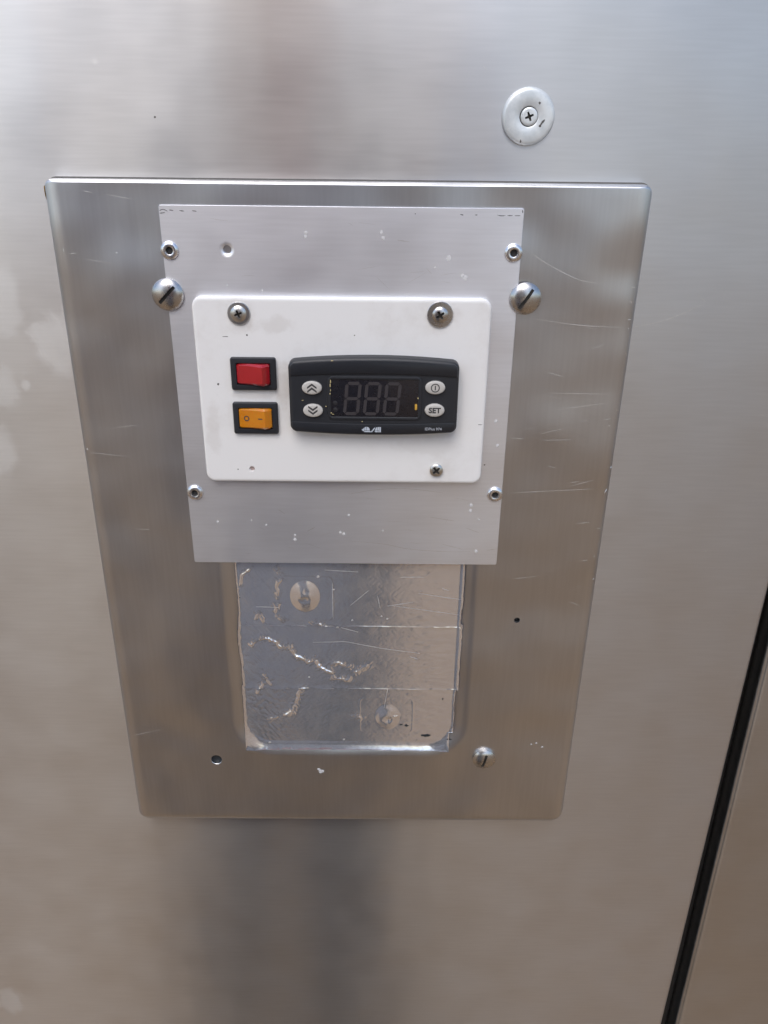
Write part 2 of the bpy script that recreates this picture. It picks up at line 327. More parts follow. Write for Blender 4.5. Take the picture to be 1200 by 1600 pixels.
SPK_FOIL = [((-21.9,-221.6),0.9),((-23.5,-199.0),0.7),((-60.7,-297.5),1),((-19.4,-295.3),0.7),((-31.2,-191.6),1),((0.8,-214.7),0.6),((3.8,-216.2),0.7),((-37.5,-253.3),0.8),((-14.2,-217.2),0.6)]
WR = [[(-66.6,-232.3),(-60.9,-228.3),(-55.6,-229.8),(-51.8,-233.8),(-47.7,-233.7),(-45.2,-238.5),(-41.9,-240.9),(-37.2,-243.3),(-33.8,-241.7),(-31.8,-246.6),(-25.7,-249.8)],[(-41.2,-260.0),(-44.1,-265.2),(-45.4,-271.2),(-48.8,-277.3)],[(-25.6,-244.9),(-21.5,-244.0),(-16.1,-246.4)],[(-12.7,-249.7),(-9.2,-247.2),(-5.8,-245.1)],[(-25.1,-253.2),(-20.3,-254.4),(-16.5,-254.7)],[(-61.0,-281.8),(-53.8,-279.1),(-48.4,-277.3)],[(-64.3,-216.5),(-61.4,-212.6),(-59.8,-219.6)],[(-61.5,-251.8),(-58.4,-257.7)],[(-65.3,-263.2),(-62.5,-257.7),(-62.0,-254.8)],[(-53.3,-208.7),(-53.0,-215.6),(-49.1,-217.5)],[(-52.7,-208.7),(-51.7,-195.5),(-49.3,-193.3)],[(-35.8,-218.6),(-30.5,-220.1)],[(-50.8,-189.2),(-51.6,-187.0)],[(-71.0,-197.6),(-68.6,-190.9),(-65.2,-187.5)],[(10.5,-278.5),(8.4,-278.5)],[(-12.8,-278.7),(-10.0,-280.5)]]
HOLE_FOIL = [((26.1,-292.1),2.2,0.8),((12.0,-284.7),1.0,0.35),((14.9,-285.1),1.1,0.8),((38.8,-294.0),1.9,0.35),((-71.5,-204.3),0.6,0.3),((34.4,-267.0),0.5,0.5)]
SPK_WHITE = [((-67.6,-70.8),1.5,0.16),((-58.2,-70.1),0.4,0.4),((44.4,-109.3),1,0.14),((-12.0,-69.7),0.3,0.25),((-72.3,-91.7),0.5,0.5),((-66.2,-131.9),0.3,0.3),((47.6,-128.6),0.4,0.3),((-60.8,-85.0),0.2,0.2)]
SPK_COVER = [((-32.4,-316.4),1.6),((-33.8,-315.0),1),((84.7,-295.9),0.5),((87.4,-295.0),0.6),((90.9,-297.7),0.6),((47.7,-64.8),0.4),((-111.3,-37.3),0.3),((-88.9,13.3),0.4)]

# ------------------------------------------------------------------ setting: ground, steel panels
gm = bpy.data.meshes.new('ground'); gm.from_pydata([(-40, -80, 0), (40, -80, 0), (40, 20, 0), (-40, 20, 0)], [], [(0, 1, 2, 3)])
gm.materials.append(MAT['ground']); go = bpy.data.objects.new('ground', gm); COL.objects.link(go); tag(go, kind='structure')

Z0, Z1 = -1195, 880
def edge_sheet(x0, x1f, side, depth=24, r=2.2, hf=0.0, slant=0.0):
    """flat sheet whose edge towards the gap is folded back; side=+1 right edge, -1 left edge"""
    prof = [(0.0, 0.0, 1)]                       # (distance from edge inwards, h)
    arc = [(r-r*math.sin(a), -r+r*math.cos(a)) for a in [math.pi/2*i/8 for i in range(9)]]
    P = [(x0, hf)] + [((x1f - side*(arc[i][0])), hf+arc[i][1]) for i in range(9)] + [(x1f, hf-depth)]
    P.insert(1, (x1f-side*(r+2), hf))
    zs = [Z0, -900, -700, -550, -400, -250, -100, 100, 300, 500, Z1]
    L = [[(x + (slant*(z+246) if i > 0 else 0), z, h) for z in zs] for i, (x, h) in enumerate(P)]
    m = M(); m.loops(L, closed=False); return m
wall = thing('steel_cabinet_front', -300, Z0, 0, 'large stained brushed steel panel carrying the raised control cover', 'steel panel')
part('sheet', edge_sheet(-1100, 200.1, 1), MAT['wall'], wall)
m = M()
for pl in SCR_WALL: ribbon(m, pl, .35, .03)
part('scratches', m, MAT['scratch'], wall, kind='stuff')
m = M(); blob(m, -91.8, 13.8, .4, .4, .02); part('dirt_spots', m, MAT['dirt_shadow'], wall, kind='stuff')
side = thing('steel_side_panel', 400, Z0, -1, 'plain brown-grey steel panel at the lower right, past the black gap', 'steel panel')
part('sheet', edge_sheet(1100, 207.9, -1, r=3.2, hf=-.5, slant=-.0085), MAT['side'], side)
gk = M(); gk.loops([[(204.8+3.6*math.cos(a)+(-.0085*(z+246)), z, -16+4*math.sin(a)) for a in [math.pi*2*i/14 for i in range(14)]] for z in (Z0, -246, Z1)]); part('gasket', gk, simple('black_rubber', (.010, .0098, .0095), .55), side)
body = M()
for lp in [[(-1100, Z0), (1100, Z0), (1100, Z1), (-1100, Z1)]]: body.loops([at(lp, -700), at(lp, -26)], cap0=True, cap1=True)
single('cabinet_carcass', body, MAT['black_gap'], 0, Z0, -360, 'black cabinet interior showing through the narrow slanting gap', 'cabinet', smooth=0)

# ------------------------------------------------------------------ raised steel cover
cover = thing('control_cover', -15, -356, 0, 'raised pressed steel cover with rolled edges and a recess below', 'cover panel')
CX0, CX1, CZ0, CZ1 = -138.2, 108.6, -355.8, -9.0
CR = (6.0, 8.0, 4.0, 4.0)
m = M()
prof = [(0, 0), (0, 2.2), (.25, 4), (1.1, 5.8), (2.6, 7.2), (4.6, 7.85), (6.6, 8), (7.4, 8)]
def flare(x, z):
    t = (CZ1-z)/(CZ1-CZ0); c = (CX0+CX1)/2
    return (x + ((-.6-2.0*t)*(c-x)/(c-CX0) if x < c else (1.7*max(0, 1-t)**1.5)*(x-c)/(CX1-c)), z)
L = [at([flare(*p) for p in rrect(CX0, CX1, CZ0, CZ1+.80*i, CR, 8, i, .5, sub=6)], h) for i, h in prof]
m.loops(L)
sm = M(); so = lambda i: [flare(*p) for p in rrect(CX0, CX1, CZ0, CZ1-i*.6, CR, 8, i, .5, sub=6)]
sm.loops([at(so(-.4), .02), at(so(-.25), .4), at(so(.1), .6)]); part('contact_shadow', sm, MAT['dirt_shadow'], cover)  # dark strip around the cover's foot, painting its contact shadow
OP = (-80.5, 48.7, -305.2, -110)
def oploop(i): return rrect(*OP, (22, 22, 10, 10), 10, i, 2, sub=4)
oprof = [(-.8, 8), (0, 8), (1.4, 7.82), (3.0, 7.3), (4.4, 6.75), (5.4, 6.3), (6.4, 5.9), (7.6, 5.55), (8.8, 5.4), (9.4, 5.4)]
HL = [circ(-91.0, -308.6, 3.2, 24), circ(70.3, -215.3, 1.55, 20)]
m.sheet([p[:2] for p in L[-1]], [oploop(-.8)] + HL, lambda x, z: 8.0)
m.loops([at(oploop(i), h) for i, h in oprof], cap1=True)
for hl, (cx, cz, r) in zip(HL, [(-91.0, -308.6, 3.2), (70.3, -215.3, 1.55)]):
    n = len(hl); m.loops([at(hl, 8), at(circ(cx, cz, r*.94, n), 7.8), at(circ(cx, cz, r*.94, n), 6.6)])
part('front_sheet', m, MAT['cover'], cover, smooth=40)
m = M(); m.lathe([(3.6, -.3), (3.4, 0), (2.0, .25), (.01, .3)], -91.0, -308.6, 24, h0=6.4); part('hole_plug', m, MAT['dark_hole'], cover)
m = M(); m.lathe([(2.2, 0), (.01, .05)], 70.3, -215.3, 20, h0=5.6); part('hole_plug', m, MAT['dark_hole'], cover)
random.seed(4)
m = M()
for pl in SCR_COVER: ribbon(m, pl, .30, 8.03)
for _ in range(18):
    x = random.choice([random.uniform(62, 100), random.uniform(-128, -96)]); z = -60-250*random.random()**1.4; l = random.uniform(2, 9); a = random.gauss(.05, .25)
    ribbon(m, [(x, z), (x+l*math.cos(a)*.5, z+l*math.sin(a)*.5+random.uniform(-.2, .2)), (min(x+l*math.cos(a), 101), z+l*math.sin(a))], random.uniform(.08, .16), 8.03)
def edge_h(x, z):
    i = min(x-flare(CX0, z)[0], flare(CX1, z)[0]-x)
    for (a, ha), (b, hb) in zip(prof[1:], prof[2:]):
        if a <= i <= b: return ha+(hb-ha)*(i-a)/(b-a)+.08
    return 8.05
for pl in NICK_COVER: ribbon(m, pl, .55, edge_h)
part('scratches', m, MAT['scratch'], cover, kind='stuff')
m = M()
for (p, r) in SPK_COVER[:7]: blob(m, p[0], p[1], r, r*.8, 8.01)
part('paint_specks', m, MAT['speck'], cover, kind='stuff')
m = M(); m.loops([[(CX0-.7-.15, -11, 1.2), (CX0-.7-.1, -12, 3.2), (CX0-.7+.15, -12, 4.6)], [(CX0-.7-.15, -16.5, 1.2), (CX0-.7-.1, -17.2, 3.2), (CX0-.7+.15, -15.5, 4.6)]], closed=False)
part('yellow_mark', m, MAT['yellow'], cover, label='small yellow mark on the top left corner edge')

# ------------------------------------------------------------------ aluminium mounting plate
AX0, AX1, AZ0, AZ1 = -91.6, 57.3, -182.6, -18.4
alu = thing('aluminium_plate', -17, AZ0, 8, 'thin bare aluminium plate riveted over the steel cover', 'metal plate')
RV = [(-88.7, -36.0), (54.2, -35.6), (-88.0, -145.2), (53.9, -144.8)]
m = M()
outer = rrect(AX0, AX1, AZ0, AZ1, .7, 3)
hole = circ(-64.9, -35.5, 1.75, 24); dim = circ(-64.9, -35.5, 3.0, 24); dim0 = circ(-64.9, -35.5, 3.4, 24)
m.loops([at(outer, 8.02), at(outer, 9.05), at(rrect(AX0, AX1, AZ0, AZ1, .7, 3, .12, .3), 9.2)])
m.sheet(rrect(AX0, AX1, AZ0, AZ1, .7, 3, .12, .3), [dim0], lambda x, z: 9.2)
m.loops([at(dim0, 9.2), at(dim, 9.2), at(circ(-64.9, -35.5, 2.2, 24), 9.0), at(hole, 8.75), at(hole, 8.05)])
part('sheet', m, MAT['alu'], alu)
rm = M(); rm.lathe([(3.75, 0), (3.75, .35), (3.4, .85), (2.7, 1.2), (2.0, 1.28), (1.6, 1.1), (1.45, .7), (1.4, -.6)], 0, 0, 32, cap=False)
rc = M(); rc.lathe([(1.5, .05), (.9, .06), (.01, .06)], 0, 0, 20)
for k, (x, z) in enumerate(RV):
    for nm, src, mt in (('rivet', rm, 'rivet'), ('rivet_core', rc, 'black_gap')):
        q = M(); q.add([(a+x, b+z, c+9.2) for a, b, c in src.v], src.f)
        if nm == 'rivet': rv = part('rivet', q, MAT[mt], alu)
        else: part('rivet_core', q, MAT[mt], rv)
m = M()
for pl in SCR_ALU: ribbon(m, pl, .24, 9.23)
for _ in range(26):
    x = random.uniform(-85, 50); z = random.choice([random.uniform(-52, -22), random.uniform(-180, -142)]); l = random.uniform(2, 10); a = random.gauss(0, .35)
    ribbon(m, [(x, z), (x+l*.5*math.cos(a), z+l*.5*math.sin(a)+random.uniform(-.3, .3)), (x+l*math.cos(a), z+l*math.sin(a))], .09, 9.23)
part('scratches', m, MAT['scratch'], alu, kind='stuff')
m = M()
for (p, r) in SPK_ALU: blob(m, p[0], p[1], r*.85, r, 9.21)
part('paint_specks', m, MAT['speck'], alu, kind='stuff')
m = M()
for pl in DASH_ALU: ribbon(m, [(max(x, AX0+.3), z) for x, z in pl], .38, 9.23)
part('marker_dashes', m, MAT['marker'], alu, kind='stuff')

# ------------------------------------------------------------------ screws
def cross(r, w, n_rot):
    c, s_ = math.cos(n_rot), math.sin(n_rot); w *= .5
    b = [(r, -w*.75), (r, w*.75), (w, w), (w*.75, r), (-w*.75, r), (-w, w), (-r, w*.75), (-r, -w*.75), (-w, -w), (-w*.75, -r), (w*.75, -r), (w, -w)]
    return [(x*c-y*s_, x*s_+y*c) for x, y in b]
def slotp(l, w, rot):
    c, s_ = math.cos(rot), math.sin(rot); b = [(l/2, -w/2), (l/2, w/2), (0, w/2), (-l/2, w/2), (-l/2, -w/2), (0, -w/2)]
    return [(x*c-y*s_, x*s_+y*c) for x, y in b]
def head(mb, cx, cz, h0, R, dome, rec, n=40, rings=8):
    """domed head: dome(r) gives the height; the recess outline is cut right through it"""
    inner = [(x, z) for x, z in rec]
    rmax = R*.9
    lp = circ(0, 0, R, n)
    pts = [[(R*k/rings*math.cos(2*math.pi*i/n), R*k/rings*math.sin(2*math.pi*i/n)) for i in range(n)] for k in range(1, rings)]
    P = [Vector(p) for p in lp+inner]; E = [(i, (i+1) % n) for i in range(n)] + [(n+i, n+(i+1) % len(inner)) for i in range(len(inner))]
    for ring in pts:
        for p in ring:
            if not inside(p[0], p[1], inner) and min(math.hypot(p[0]-q[0], p[1]-q[1]) for q in inner) > R*.05: P.append(Vector(p))
    vv, ee, ff, *_ = delaunay_2d_cdt(P, E, [], 0, 1e-6)
    keep = [tuple(f) for f in ff if not inside(sum(vv[i].x for i in f)/3, sum(vv[i].y for i in f)/3, inner)]
    mb.add([(cx+p.x, cz+p.y, h0+dome(math.hypot(p.x, p.y))) for p in vv], keep)
    return inner
def screw(name, x, z, h, R, hd, rec, depth, label, mat, group, flange=None, taper=.75):
    t = thing(name, x, z, h, label, 'screw', group)
    m = M(); e = hd(R)
    m.loops([at(circ(x, z, R, 40), h), at(circ(x, z, R, 40), h+e)])
    inner = head(m, x, z, h, R, hd, rec)
    part('head', m, mat, t)
    m = M()
    top = [(x+a, z+b, h+hd(math.hypot(a, b))) for a, b in inner]; bot = [(x+a*taper, z+b*taper, h+max(.1, hd(0)-depth)) for a, b in inner]
    m.loops([top, bot], cap1=True)
    part('drive_recess', m, MAT['recess'], t, smooth=0)
    if flange:
        m = M(); m.lathe([(flange, 0), (flange, .45), (flange-.25, .75), (R*.98, .85)], x, z, 44, cap=False, h0=h-.02); part('flange', m, mat, t)
    return t
dome_big = lambda r: .5 + 3.0*math.sqrt(max(0, 1-(r/6.9)**2))-.3
G1 = 'slotted dome screws'; G2 = 'cross-head screws on the white plate'
for (x, z, h, R, a, lab) in [(-91.2, -53.8, 9.2, 6.7, math.radians(45), 'large slotted dome screw on the left edge of the aluminium plate'),
                          (60.6, -54.0, 9.2, 6.7, math.radians(56), 'large slotted dome screw on the right edge of the aluminium plate'),
                          (59.0, -305.9, 8.0, 6.4, math.radians(76), 'slotted dome screw in the lower right of the steel cover')]:
    screw('slotted_screw', x, z, h, R, dome_big, slotp(9.6 if a < 1.2 else 8.2, 1.35, a), 1.5, lab, MAT['screw'], G1, taper=.97)
pan = lambda r: .75 + 1.5*math.sqrt(max(0, 1-(r/3.7)**2))
WH = 12.6
screw('cross_screw', -61.1, -60.9, WH, 3.4, pan, cross(1.75, .95, math.radians(20)), 1.6, 'flanged cross-head screw above the red switch', MAT['zinc_screw'], G2, 4.9, .55)
screw('cross_screw', 24.4, -60.6, WH, 3.4, pan, cross(1.9, 1.1, math.radians(35)), 1.6, 'flanged cross-head screw above the power button', MAT['screw'], G2, 5.6, .55)
pan2 = lambda r: .5 + 1.4*math.sqrt(max(0, 1-(r/3.3)**2))
screw('cross_screw', 25.4, -131.2, WH, 3.0, pan2, cross(2.0, 1.1, math.radians(42)), 1.5, 'small cross-head screw in the lower right of the white plate', MAT['zinc_screw'], G2, None, .55)

cap = thing('round_cap', 57.4, 15.4, 0, 'round pale zinc cap screwed to the bare steel, upper right', 'cap')
m = M(); m.lathe([(10.5, 0), (10.5, .7), (10.3, 1.3), (9.8, 1.75), (9.0, 1.95), (7, 2.05), (4.3, 1.95), (3.75, 1.7), (3.7, .9), (.01, .9)], 57.4, 15.4, 64); part('disc', m, MAT['zinc'], cap)
m = M(); fl = lambda r: .9 + 1.1*(1-max(0, r-3.0)/.45*.35 if r > 3.0 else 1)
head(m, 57.6, 15.4, 0, 3.35, fl, cross(1.75, .95, math.radians(22)), 36, 6); m.loops([at(circ(57.6, 15.4, 3.35, 36), .8), at(circ(57.6, 15.4, 3.35, 36), fl(3.35))])
cs = part('screw_head', m, MAT['zinc'], cap)
m = M(); rr = cross(1.75, .95, math.radians(22)); m.loops([[(57.6+a, 15.4+b, fl(0)) for a, b in rr], [(57.6+a*.5, 15.4+b*.5, .95) for a, b in rr]], cap1=True); part('drive_recess', m, MAT['recess'], cs, smooth=0)
m = M(); m.lathe([(3.66, 0), (3.4, .02)], 57.5, 15.4, 40, cap=False, h0=1.35); part('groove', m, MAT['recess'], cap)
m = M(); blob(m, 61.3, 20.2, .5, .5, 2.02); ribbon(m, [(62.0, 11.9), (62.8, 13.2), (63.9, 14.4)], .8, 2.09); blob(m, 62.1, 12.1, .5, .5, 2.03); blob(m, 54.8, 6.4, .3, .7, 1.98); part('dirt_spots', m, MAT['dirt_shadow'], cap, kind='stuff')

# ------------------------------------------------------------------ white fascia plate
fas = thing('white_fascia', -17, -138, 9.2, 'white plastic plate holding two switches and the digital controller', 'plate')
FX0, FX1, FZ0, FZ1, FR = -81.0, 46.3, -138.0, -54.2, 4.2
m = M()
def fl_(i): return rrect(FX0, FX1, FZ0, FZ1, FR, 9, i, .5, sub=3)
LL = [at(fl_(0), 9.22), at(fl_(0), 11.7), at(fl_(.25), 12.25), at(fl_(.8), 12.55), at(fl_(1.4), 12.6), at(fl_(2.0), 12.6)]
m.loops(LL)
hl = circ(-59.7, -131.7, 1.35, 20)
m.sheet([p[:2] for p in LL[-1]], [hl], lambda x, z: 12.6)
m.loops([at(hl, 12.6), at(circ(-59.7, -131.7, 1.25, 20), 12.4), at(circ(-59.7, -131.7, 1.2, 20), 11.2)], cap1=True)
part('board', m, MAT['white'], fas)
m = M(); m.lathe([(1.1, 0), (.01, .06)], -59.7, -131.7, 18, h0=11.3); part('hole_floor', m, simple('pinkish_hole', (.52, .40, .38), .5), fas)
m = M()
for (p, a, b) in SPK_WHITE: blob(m, p[0], p[1], a, b, 12.61, thick=.02)
part('dirt_spots', m, MAT['dirt_shadow'], fas, kind='stuff')

# ------------------------------------------------------------------ rocker switches
def rocker(x0, x1, z0, z1, lab, mat, tilt, marks):
    cx, cz = (x0+x1)/2, (z0+z1)/2
    t = thing('rocker_switch', cx, cz, WH, lab, 'switch', 'rocker switches on the white plate')
    m = M(); o = lambda i: rrect(x0, x1, z0, z1, 1.0, 5, i, .3); q = lambda i: rrect(x0+2.4, x1-2.4, z0+2.3, z1-2.3, .5, 5, i, .2)
    m.loops([at(o(0), WH), at(o(0), WH+1.3), at(o(.35), WH+1.7), at(o(.8), WH+1.8), at(q(0), WH+1.8), at(q(.12), WH+1.6), at(q(.15), WH-.0)])
    bz = part('bezel', m, MAT['black'], t)
    m = M(); m.loops([at(q(.2), WH+.02), at(q(.3), WH+.1)], cap1=True); part('well', m, MAT['black_gap'], t)
    # rocker: profile along x (concave top, raised right end), narrower on top than at its foot
    hx = (x1-x0)/2-2.75; hz = (z1-z0)/2-2.6
    N = 16; L = []
    def prof_(u):                                        # u -1..1
        k = .60
        if u < k: b = (u+1)/(k+1); return .75 + tilt*(b**1.35) + .15*math.sin(math.pi*b)*-1
        return .75+tilt - (tilt*.72+.3)*((u-k)/(1-k))**1.1
    us = [-1, -.97]+[-.9+1.5*i/N for i in range(N+1)]+[.62, .7, .8, .9, .97, 1]
    for u in us:
        hh = WH+.9+prof_(u)*(1.0); e = .0 if abs(u) < .97 else .35
        x = cx+u*hx; s1 = hz-e; s2 = hz-.55-e-.10*(hh-WH)
        L.append([(x, cz-s1, WH+.2), (x, cz-s1, hh-.9), (x, cz-s2-.25, hh-.25), (x, cz-s2, hh), (x, cz, hh+.02), (x, cz+s2, hh), (x, cz+s2+.25, hh-.25), (x, cz+s1, hh-.9), (x, cz+s1, WH+.2)])
    m.loops(L, closed=False); m.f.append(tuple(range(9))); m.f.append(tuple(range(len(m.v)-9, len(m.v))))
    ro = part('rocker', m, mat, t, smooth=28)
    if marks:
        hs = lambda x, z: WH+.9+prof_((x-cx)/hx)+.07
        m = M(); n = 28; ox = cx-3.95
        a = [(ox+1.25*math.cos(2*math.pi*i/n), cz+.1+1.25*math.sin(2*math.pi*i/n)) for i in range(n)]; b = [(ox+.78*math.cos(2*math.pi*i/n), cz+.1+.78*math.sin(2*math.pi*i/n)) for i in range(n)]
        m.loops([[(p[0], p[1], hs(*p)) for p in a], [(p[0], p[1], hs(*p)) for p in b]]); part('off_symbol', m, MAT['ink'], ro)
        m = M(); a = [(cx+1.3+.5*i, cz+.2) for i in range(5)]
        m.loops([[(p[0], p[1]+.26, hs(*p)) for p in a], [(p[0], p[1]-.26, hs(*p)) for p in a]], closed=False); part('on_symbol', m, MAT['ink'], ro)
    return t
rocker(-66.1, -46.3, -94.0, -79.5, 'red rocker switch in a black frame, above the amber one', MAT['red'], 3.4, False)
rocker(-66.4, -46.4, -114.2, -99.6, 'amber rocker switch with circle and dash marks, below the red one', MAT['amber'], 2.0, True)

# ------------------------------------------------------------------ digital controller
ctl = thing('temperature_controller', -3.6, -112.5, WH, 'black digital controller with unlit three-digit display and four buttons', 'controller')
KX0, KX1, KZ0, KZ1 = -40.7, 33.5, -111.7, -79.9
def kl(i, bt=1.9, bb=1.5): return rrect(KX0, KX1, KZ0, KZ1, 3.0, 7, i, .6, bow_t=bt, bow_b=bb, sub=10)
H1 = 18.2
m = M(); m.loops([at(kl(0), WH+.02), at(kl(.1), H1-1.6), at(kl(.35), H1-.7), at(kl(.9), H1-.2), at(kl(1.6), H1), at(kl(2.2), H1)], cap1=True)
part('housing', m, MAT['black'], ctl)
def kx(i, n, a, b): return a+(b-a)*i/n
def band(top):
    n = 22; a, b = KX0+.9, KX1-.9; cx = (a+b)/2; hw = (b-a)/2
    if top:
        lo = [(kx(i, n, a, b), -86.2+1.15*(1-((kx(i, n, a, b)-cx)/hw)**2)) for i in range(n+1)]
        hi = [(kx(i, n, a+1.5, b-1.5), -80.7+1.7*(1-((kx(i, n, a+1.5, b-1.5)-cx)/hw)**2)) for i in range(n+1)]
        hi = [(a, -83.0), (a+.3, -81.6)] + hi + [(b-.3, -81.6), (b, -83.0)]
        return lo+hi[::-1]
    lo = [(kx(i, n, a+1.5, b-1.5), -110.9-1.3*(1-((kx(i, n, a+1.5, b-1.5)-cx)/hw)**2)) for i in range(n+1)]
    lo = [(a, -108.9), (a+.4, -110.2)] + lo + [(b-.4, -110.2), (b, -108.9)]
    hi = [(kx(i, n, a, b), -106.6-1.0*(1-((kx(i, n, a, b)-cx)/hw)**2)) for i in range(n+1)]
    return lo+hi[::-1]
m = M(); slab(m, band(True), H1-.3, H1+.55, .45); part('upper_band', m, MAT['black_trim'], ctl)
m = M(); slab(m, band(False), H1-.3, H1+.5, .4); lowb = part('lower_band', m, MAT['black_trim'], ctl)
# display: raised rim around a sunk window
DX0, DX1, DZ0, DZ1 = -22.3, 15.9, -104.3, -87.6
m = M(); f0 = lambda i, r: rrect(DX0, DX1, DZ0, DZ1, r, 5, i, .3)
m.loops([at(f0(-1.6, 1.2), H1-.05), at(f0(-1.4, 1.2), H1+.28), at(f0(-1.0, 1.0), H1+.4), at(f0(-.35, .6), H1+.4), at(f0(-.05, .4), H1+.25), at(f0(0, .4), H1+.02)])
part('display_rim', m, MAT['black'], ctl)
m = M(); m.loops([at(f0(.0, .4), H1+.03), at(f0(.15, .4), H1+.06)], cap1=True); win = part('display_window', m, MAT['window'], ctl)
def digit(x0):
    m = M(); w_, h_, t_ = 7.1, 15.0, 1.4; zb = -103.6; sl = math.tan(math.radians(5.5))
    def seg(pts):
        lp = [(x0+x+(z)*sl, zb+z) for x, z in pts]; m.loops([at(lp, H1+.06), at(lp, H1+.085)], cap1=True)
    k = t_/2; g_ = .18
    def hs(z): seg([(g_+k, z), (2*k+g_, z-k), (w_-2*k-g_, z-k), (w_-k-g_, z), (w_-2*k-g_, z+k), (2*k+g_, z+k)])
    def vs_(x, z0, z1): seg([(x, z0+g_), (x+k, z0+k+g_), (x+k, z1-k-g_), (x, z1-g_), (x-k, z1-k-g_), (x-k, z0+k+g_)])
    hs(k); hs(h_/2); hs(h_-k)
    for x in (k, w_-k): vs_(x, k, h_/2); vs_(x, h_/2, h_-k)
    part('digit', m, MAT['segment'], win, smooth=0)
for x0 in (-17.2, -8.5, .2): digit(x0)
m = M()
for i, (x, z, rx, rz) in enumerate([(-22.3, -88.6, .28, .8), (-22.5, -90.3, .25, .7), (-22.4, -92.4, .2, .5), (-22.6, -93.9, .22, .45), (-22.2, -102.6, .35, .2), (-21.4, -103.2, .5, .15), (15.8, -95.6, .2, .4), (-24.5, -99.6, .25, .25), (-34.6, -97.0, .5, .14), (-8.6, -106.4, .3, .25), (-12.6, -108.2, .3, .2), (-33.2, -93.2, .45, .16), (-21.4, -79.4, .5, .2)]):
    blob(m, x, z, rx, rz, H1+(.42 if i not in (6,) else .4), thick=.05)
part('glue_flecks', m, MAT['glue'], ctl, kind='stuff')
m = M(); slab(m, rrect(14.5, 15.5, -101.0, -98.3, .2, 3), H1+.05, H1+.14, .04); part('indicator', m, MAT['yellow'], win)
for (x, z) in ((-20.4, -101.2), (-20.4, -98.2)):
    m = M(); m.loops([at(circ(x, z, 1.0, 20), H1+.06), at(circ(x, z, .95, 20), H1+.085)], cap1=True); part('indicator_dot', m, simple('dim_dot', (.02, .02, .024), .5), win)
def chevrons(m, x, z, s_, h):
    for dz in (.95, -.75):
        c = z+dz*1.0-.1*s_; w_, hh, t_ = 2.05, .8, .85
        if s_ > 0: lp = [(x-w_, c-hh), (x-w_, c-hh-t_), (x, c+hh-t_*1.15), (x+w_, c-hh-t_), (x+w_, c-hh), (x, c+hh)]
        else: lp = [(x-w_, c+hh+t_), (x-w_, c+hh), (x, c-hh), (x+w_, c+hh), (x+w_, c+hh+t_), (x, c-hh+t_*1.15)]
        lp = [(a, b+ (.45 if s_ > 0 else -.35)) for a, b in lp]
        m.add(at(lp, h), [(0, 1, 2, 5), (5, 2, 3, 4)])
for k, (x, z, kind) in enumerate([(-30.4, -91.3, 'up'), (-30.2, -101.5, 'down'), (23.1, -90.7, 'power'), (23.2, -100.9, 'set')]):
    m = M(); e = lambda s_: circ(x, z, 4.35*s_, 36, 2.95*s_)
    m.loops([at(e(1.03), H1-.1), at(e(1.03), H1+.15)]); 
    m.loops([at(e(1), H1+.1), at(e(1), H1+.75), at(e(.95), H1+1.05), at(e(.86), H1+1.2), at(e(.5), H1+1.24), at(e(.02), H1+1.25)], cap1=True)
    b = part('button', m, MAT['rubber'], ctl, label={'up': 'grey oval button with two up chevrons', 'down': 'grey oval button with two down chevrons', 'power': 'grey oval power button', 'set': 'grey oval button reading SET'}[kind])
    h = H1+1.275
    if kind in ('up', 'down'):
        m = M(); chevrons(m, x, z, 1 if kind == 'up' else -1, h); part('symbol', m, MAT['ink'], b, smooth=0)
    elif kind == 'power':
        m = M(); n = 36; m.loops([at(circ(x, z, 1.95, n), h), at(circ(x, z, 1.5, n), h)]); m.add(at([(x-.24, z-1.0), (x+.24, z-1.0), (x+.24, z+1.0), (x-.24, z+1.0)], h), [(0, 1, 2, 3)]); part('symbol', m, MAT['ink'], b, smooth=0)
    else: text_part('symbol', 'SET', 3.3, x, z, h+.02, MAT['ink'], b, bold=.11, sx=1.03)
# maker's mark: arrow-led row of joined letter shapes, and the model print
hb = H1+.53
m = M(); ox, oz = -8.9, -111.25
def poly(*p): 
    m.add(at([(ox+a, oz+b) for a, b in p], hb), [tuple(range(len(p)))])
poly((0, 1.05), (1.1, 1.95), (1.1, .2)); poly((1.25, .75), (1.25, 2.05), (1.7, 2.4), (2.05, 2.45), (1.95, .75)); poly((2.1, .75), (2.25, 2.45), (2.9, 2.35), (3.5, 1.7), (3.7, .75))
poly((1.25, 0), (1.25, .58), (3.75, .58), (4.2, .15), (4.0, 0)); poly((4.0, 0), (4.2, .3), (5.6, 2.05), (6.2, 2.2), (5.6, 1.2), (4.8, .15), (4.4, 0))
poly((5.9, .75), (6.5, 2.3), (7.0, 2.3), (6.9, .75)); poly((5.75, .58), (6.1, 0), (7.2, 0), (7.2, .58)); poly((7.05, .75), (7.15, 2.4), (7.75, 2.4), (7.75, .75)); poly((7.9, 0), (7.9, 2.4), (8.6, 2.4), (8.6, 0)); poly((7.35, 0), (7.35, .58), (7.75, .58), (7.75, 0))
part('maker_mark', m, MAT['print'], lowb, smooth=0)
text_part('model_print', 'IDPlus 974', 1.75, 22.9, -109.6, hb+.02, MAT['print_grey'], lowb, bold=.02, sx=.98)

